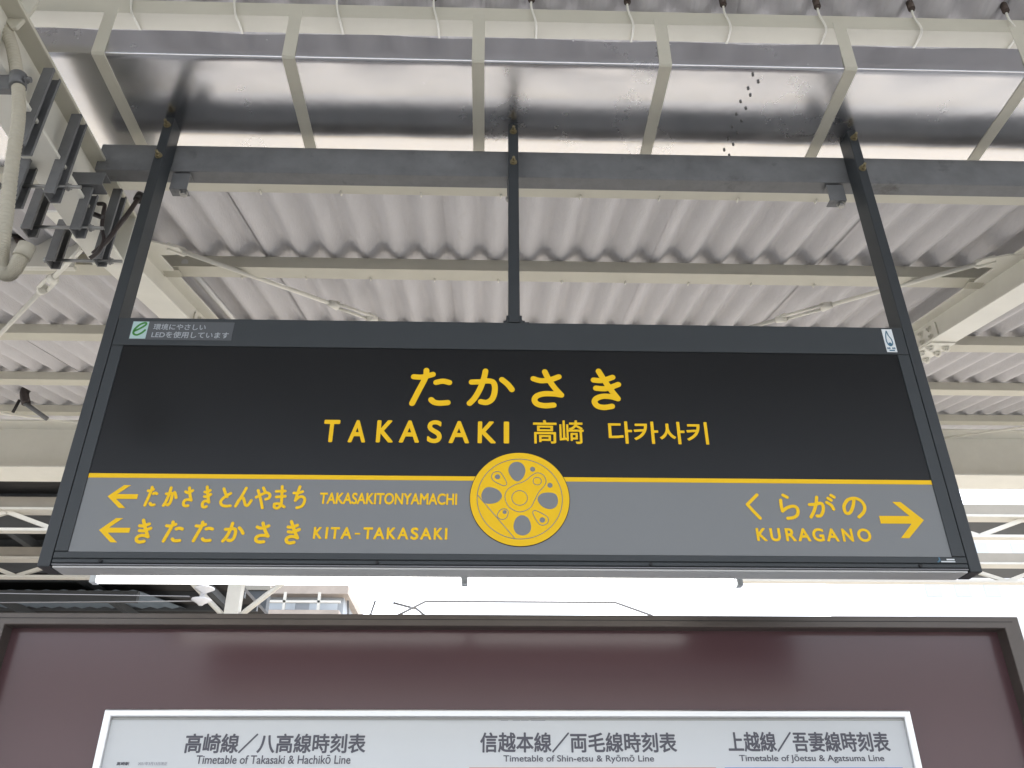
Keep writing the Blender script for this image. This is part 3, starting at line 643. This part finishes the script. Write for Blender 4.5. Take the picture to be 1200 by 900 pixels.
# ribbed conduit
cd_ = thing('ribbed_conduit','beige ribbed flexible conduit hanging down the left edge and curling open at its lower end','conduit',(-1.2,1.5,1.1))
path = spline([Vector(p) for p in ((-1.36,1.5,2.10),(-1.318,1.5,1.958),(-1.262,1.5,1.84),(-1.212,1.5,1.712),(-1.177,1.5,1.591),(-1.150,1.5,1.448),(-1.118,1.5,1.29),(-1.096,1.5,1.18),(-1.082,1.5,1.13),(-1.062,1.495,1.112),(-1.046,1.49,1.122),(-1.037,1.485,1.160))], 46)
rs = [  .0150+.0014*math.sin(i*1.6) for i in range(len(path))]
MB().tube(path, rs, 14).build('hose','conduit',cd_)
MB().tube([Vector((-1.038,1.485,1.152)),Vector((-1.033,1.484,1.185))],.0185,16).build('end_ring','conduit',cd_)
cc = MB(); cc.tube([(-1.222,1.5,1.748),(-1.211,1.5,1.705)],.0205,16); cc.box(-1.29,-1.23,1.50,1.52,1.70,1.752); cc.bolt((-1.19,1.49,1.722),(1,0,0),.008,.012); cc.build('hose_clamp','galv',cd_)
# loose cables
def cable(pts, r, m, label):
    return tag(MB().tube(pts,r,8,8).build('cable',m),label,'cable')
cable([(-1.255,2.05,1.808),(-1.230,2.045,1.800),(-1.222,2.04,1.76),(-1.212,2.04,1.70),(-1.196,2.04,1.655),(-1.195,2.03,1.60),(-1.215,2.03,1.575)],.0065,'browncable','brown cable looping down beside the clamp strut left of the hanger post')
cable([(-1.147,2.08,1.862),(-1.150,2.07,1.83),(-1.156,2.06,1.78),(-1.172,2.05,1.715),(-1.185,2.04,1.65),(-1.215,2.04,1.60)],.0075,'browncable','dark cable with a black plug hanging right against the left hanger post')
cable([(-1.285,2.04,1.775),(-1.27,2.03,1.755),(-1.245,2.03,1.748),(-1.215,2.03,1.735)],.008,'rubber','short black cable sagging between the clamp struts')
tag(MB().tube([(-1.146,2.082,1.878),(-1.149,2.078,1.850)],.0145,12).build('cable_plug','rubber'),'black cable plug at the top of the cable next to the left hanger post','plug')
cpl = MB(); cpl.box(-2.42,-1.98,3.20,3.215,2.43,2.70); cpl.box(-2.42,-1.98,3.215,3.235,2.43,2.45)
tag(cpl.build('brace_plate','cream_white',bevel=.003),'flat cream plate on the purlin at the left edge behind the conduit','plate')
gr = thing('cable_outlet','brown rubber cable outlet with a dark cable in the cream plate at the left edge','outlet',(-2.26,3.2,2.59))
MB().tube([(-2.262,3.2,2.592),(-2.262,3.17,2.588)],[.034,.028],18).build('grommet','grommet',gr)
MB().tube([(-2.262,3.185,2.588),(-2.268,3.12,2.55),(-2.285,3.10,2.50),(-2.31,3.10,2.45)],.009,8,6).build('lead','rubber',gr)
# ================================================================ beyond the tracks
def truss(y, z, x0, x1, label):
    t = thing('lattice_girder',label,'lattice girder',(0,y,z-.3),'lattice girders beyond the tracks')
    MB().box(x0,x1,y,y+.18,z,z+.17).build('top_chord','farsteel',t)
    MB().box(x0,x1,y-.03,y+.21,z-.035,z).build('chord_flange','farlight',t)
    MB().box(x0,x1,y+.02,y+.16,z-.335,z-.295).build('bottom_chord','farlight',t)
    MB().box(x0,x1,y+.22,y+.95,z+.02,z+.06).build('soffit_board','fardark',t)
    dg = MB(); n = int((x1-x0)/1.5)
    for i in range(n):
        xa = x0+i*1.5; a, b = ((xa,z-.03),(xa+.75,z-.3)); 
        for p, q in (((xa,z-.035),(xa+.75,z-.30)),((xa+.75,z-.30),(xa+1.5,z-.035))):
            d = Vector((q[0]-p[0],0,q[1]-p[1])); nn = Vector((-d.z,0,d.x)).normalized()*.03
            dg.prism([(p[0]+nn.x,p[1]+nn.z),(p[0]-nn.x,p[1]-nn.z),(q[0]-nn.x,q[1]-nn.z),(q[0]+nn.x,q[1]+nn.z)], (0,y+.06,0),(1,0,0),(0,0,1),(0,.05,0))
    dg.build('lattice_bars','farlight',t)
truss(11.55,4.42,-16,13,'pale lattice girder beyond the tracks, the higher one seen beside the sign')
truss(13.55,4.33,-16,13,'pale lattice girder beyond the tracks, the lower one seen beside the sign')
fr_ = thing('far_canopy','dark underside of the old canopy across the tracks, left of the sign','canopy roof',(-10,14,4.7))
rb = MB(); rb.box(-18,-5.0,10.6,20,4.76,4.84); rb.build('roof_deck','farroof',fr_)
for i in range(9): MB().box(-18,-5.0,10.8+i*1.05,10.9+i*1.05,4.64,4.76).build('joist','fardark',fr_)
for i in range(6): MB().box(-16.5+i*2.2,-16.38+i*2.2,10.6,20,4.50,4.64).build('rafter','fardark',fr_)
cl_ = thing('far_column','pale steel column under the lattice girders, seen below the sign','column',(-4.15,13.6,-2.6))
MB().box(-4.27,-4.05,13.62,13.80,-2.62,4.30).build('shaft','farlight',cl_)
for s in (-1,1): MB().tube([(-4.16,13.7,3.3),(-4.16+s*.9,13.7,4.1)],.045,6).build('knee_brace','farlight',cl_)
for x0, y0, lb in ((-9.6,12.6,'lit fluorescent lamp under the far canopy at the left edge'),):
    t = thing('far_lamp',lb,'lamp',(x0,y0,4.4)); MB().box(x0,x0+1.3,y0,y0+.12,4.42,4.47).build('lamp_housing','farlight',t); MB().tube([(x0+.05,y0+.06,4.38),(x0+1.25,y0+.06,4.38)],.03,8).build('lamp_tube','tube',t)
# lower lean-to roof with bluish corrugated sheets, dark wall below
aw = thing('lean_to_roof','bluish corrugated lean-to roof low at the left, below the sign','roof',(-8,16,3.9))
mb = MB(); n = 120; g = []
for y, z in ((15.6,4.35),(18.6,4.75)): g.append([mb.bm.verts.new((-16+i*.08,y,z+.02*math.sin(i*1.57))) for i in range(n)])
for i in range(n-1): mb.bm.faces.new((g[0][i],g[0][i+1],g[1][i+1],g[1][i]))
mb.build('corrugated_sheet','blueroof',aw)
MB().box(-16,-6.5,15.5,15.62,4.12,4.32).build('fascia','fardark',aw)
wl_ = thing('far_wall','dark grey wall across the tracks at the lower left, behind the insulators','wall',(-10,20,-2.9))
MB().box(-22,-5.3,20,20.3,-2.95,5.6).build('wall_face','fardark',wl_)
MB().box(-22,-5.25,19.96,20.34,5.6,5.7).build('coping','farsteel',wl_)
# insulators and overhead wires
ins0 = thing('insulator','upper pale porcelain insulator of the pair beside the far column','insulator',(-4.55,13.2,3.9),'porcelain insulators beside the far column')
def insul(root, x, y, z):
    m_ = MB(); m_.tube([(x,y,z+.16),(x,y,z+.10),(x,y,z+.07),(x,y,z+.05),(x,y,z+.0),(x,y,z-.03)],[.03,.045,.15,.155,.06,.03],14); m_.build('shed','porcelain',root)
    MB().tube([(x,y,z+.14),(x,y,z+.22)],.02,8).build('cap','wire',root)
insul(ins0,-4.50,13.2,3.66)
ins1 = thing('insulator','lower pale porcelain insulator of the pair beside the far column','insulator',(-4.55,13.2,3.6),'porcelain insulators beside the far column')
insul(ins1,-4.52,13.2,3.48)
def wire(pts, r, label): return tag(MB().tube(pts,r,6).build('overhead_wire','wire'),label,'wire','overhead wires beyond the notice board')
wire([(-16,12.9,3.30),(-4.50,13.2,3.52)],.009,'thin overhead wire crossing from the left to the insulators below the sign')
wire([(-16,11.2,3.18),(-4.0,11.2,3.05)],.006,'thin lower overhead wire at the left, just above the notice board')
wire([(-1.42,13,3.25),(-.98,13,3.48),(1.98,13,3.48),(2.56,13,3.27)],.019,'thin trapezoid wire hanger over the middle of the notice board')
wire([(-2.3,14,3.3),(-2.36,14,3.75)],.02,'short upright dropper wire left of the trapezoid hanger')
wire([(-2.02,14,3.3),(-1.9,14,3.75)],.02,'short slanting dropper wire beside the trapezoid hanger')
wire([(-1.6,14,3.72),(-1.2,14,3.62),(-.92,14,3.40)],.02,'short drooping wire at the left end of the trapezoid hanger')
# buildings far off
bd = thing('office_block','white office block far beyond the right lattice girders','building',(40,60,-2.95))
MB().box(31,58,60,75,-2.95,23.0).build('walls','wall',bd)
for r in range(2):
    for c in range(8):
        if r < 5 and c > 6: continue
        x = 32.2+c*2.2+(.8 if c > 2 else 0)
        f_ = MB(); f_.box(x,x+1.15,59.96,60.02,19.7-r*3.1,20.7-r*3.1); f_.build('window','glass',bd)
MB().box(31-.2,58.2,59.8,75.2,23.0,23.6).build('parapet','farlight',bd)
sh_ = thing('low_building','pale building with a balcony rail beyond the tracks, right of the far column','building',(-7.6,30,-2.95))
MB().box(-9.9,-5.2,30,38,-2.95,8.15).build('walls','greywall',sh_)
MB().box(-10.1,-5.0,29.5,38.3,8.15,8.45).build('roof_slab','rustroof',sh_)
for x in (-9.6,-8.4,-7.2,-6.0): MB().box(x,x+.09,29.3,29.39,7.5,8.15).build('balcony_post','farlight',sh_)
MB().box(-9.9,-5.2,29.3,29.39,7.78,7.86).build('balcony_rail','farlight',sh_)
MB().box(-9.9,-5.2,29.2,30,7.3,7.5).build('balcony','rustroof',sh_)
for c in range(3): MB().box(-9.4+c*1.5,-8.4+c*1.5,29.95,30.02,7.55,8.0).build('window','glass',sh_)
# canopy behind the camera, unseen, added so the notice board mirrors a darker band
oc = thing('added_canopy','long unseen canopy behind the camera, added for the darker band mirrored in the brown notice board','canopy roof',(0,-14,-1.75))
MB().box(-45,45,-19,-12,3.15,3.3).build('roof_deck','fardark',oc)
MB().box(-45,45,-12,-11.9,2.75,3.75).build('fascia','farsteel',oc)
for x in (-30,-18,-6,6,18,30): MB().box(x-.12,x+.12,-15.6,-15.36,-2.9,3.15).build('post','farsteel',oc)
struct(MB().box(-60,60,-20,-11,-2.95,-1.75).build('opposite_platform','floor'))
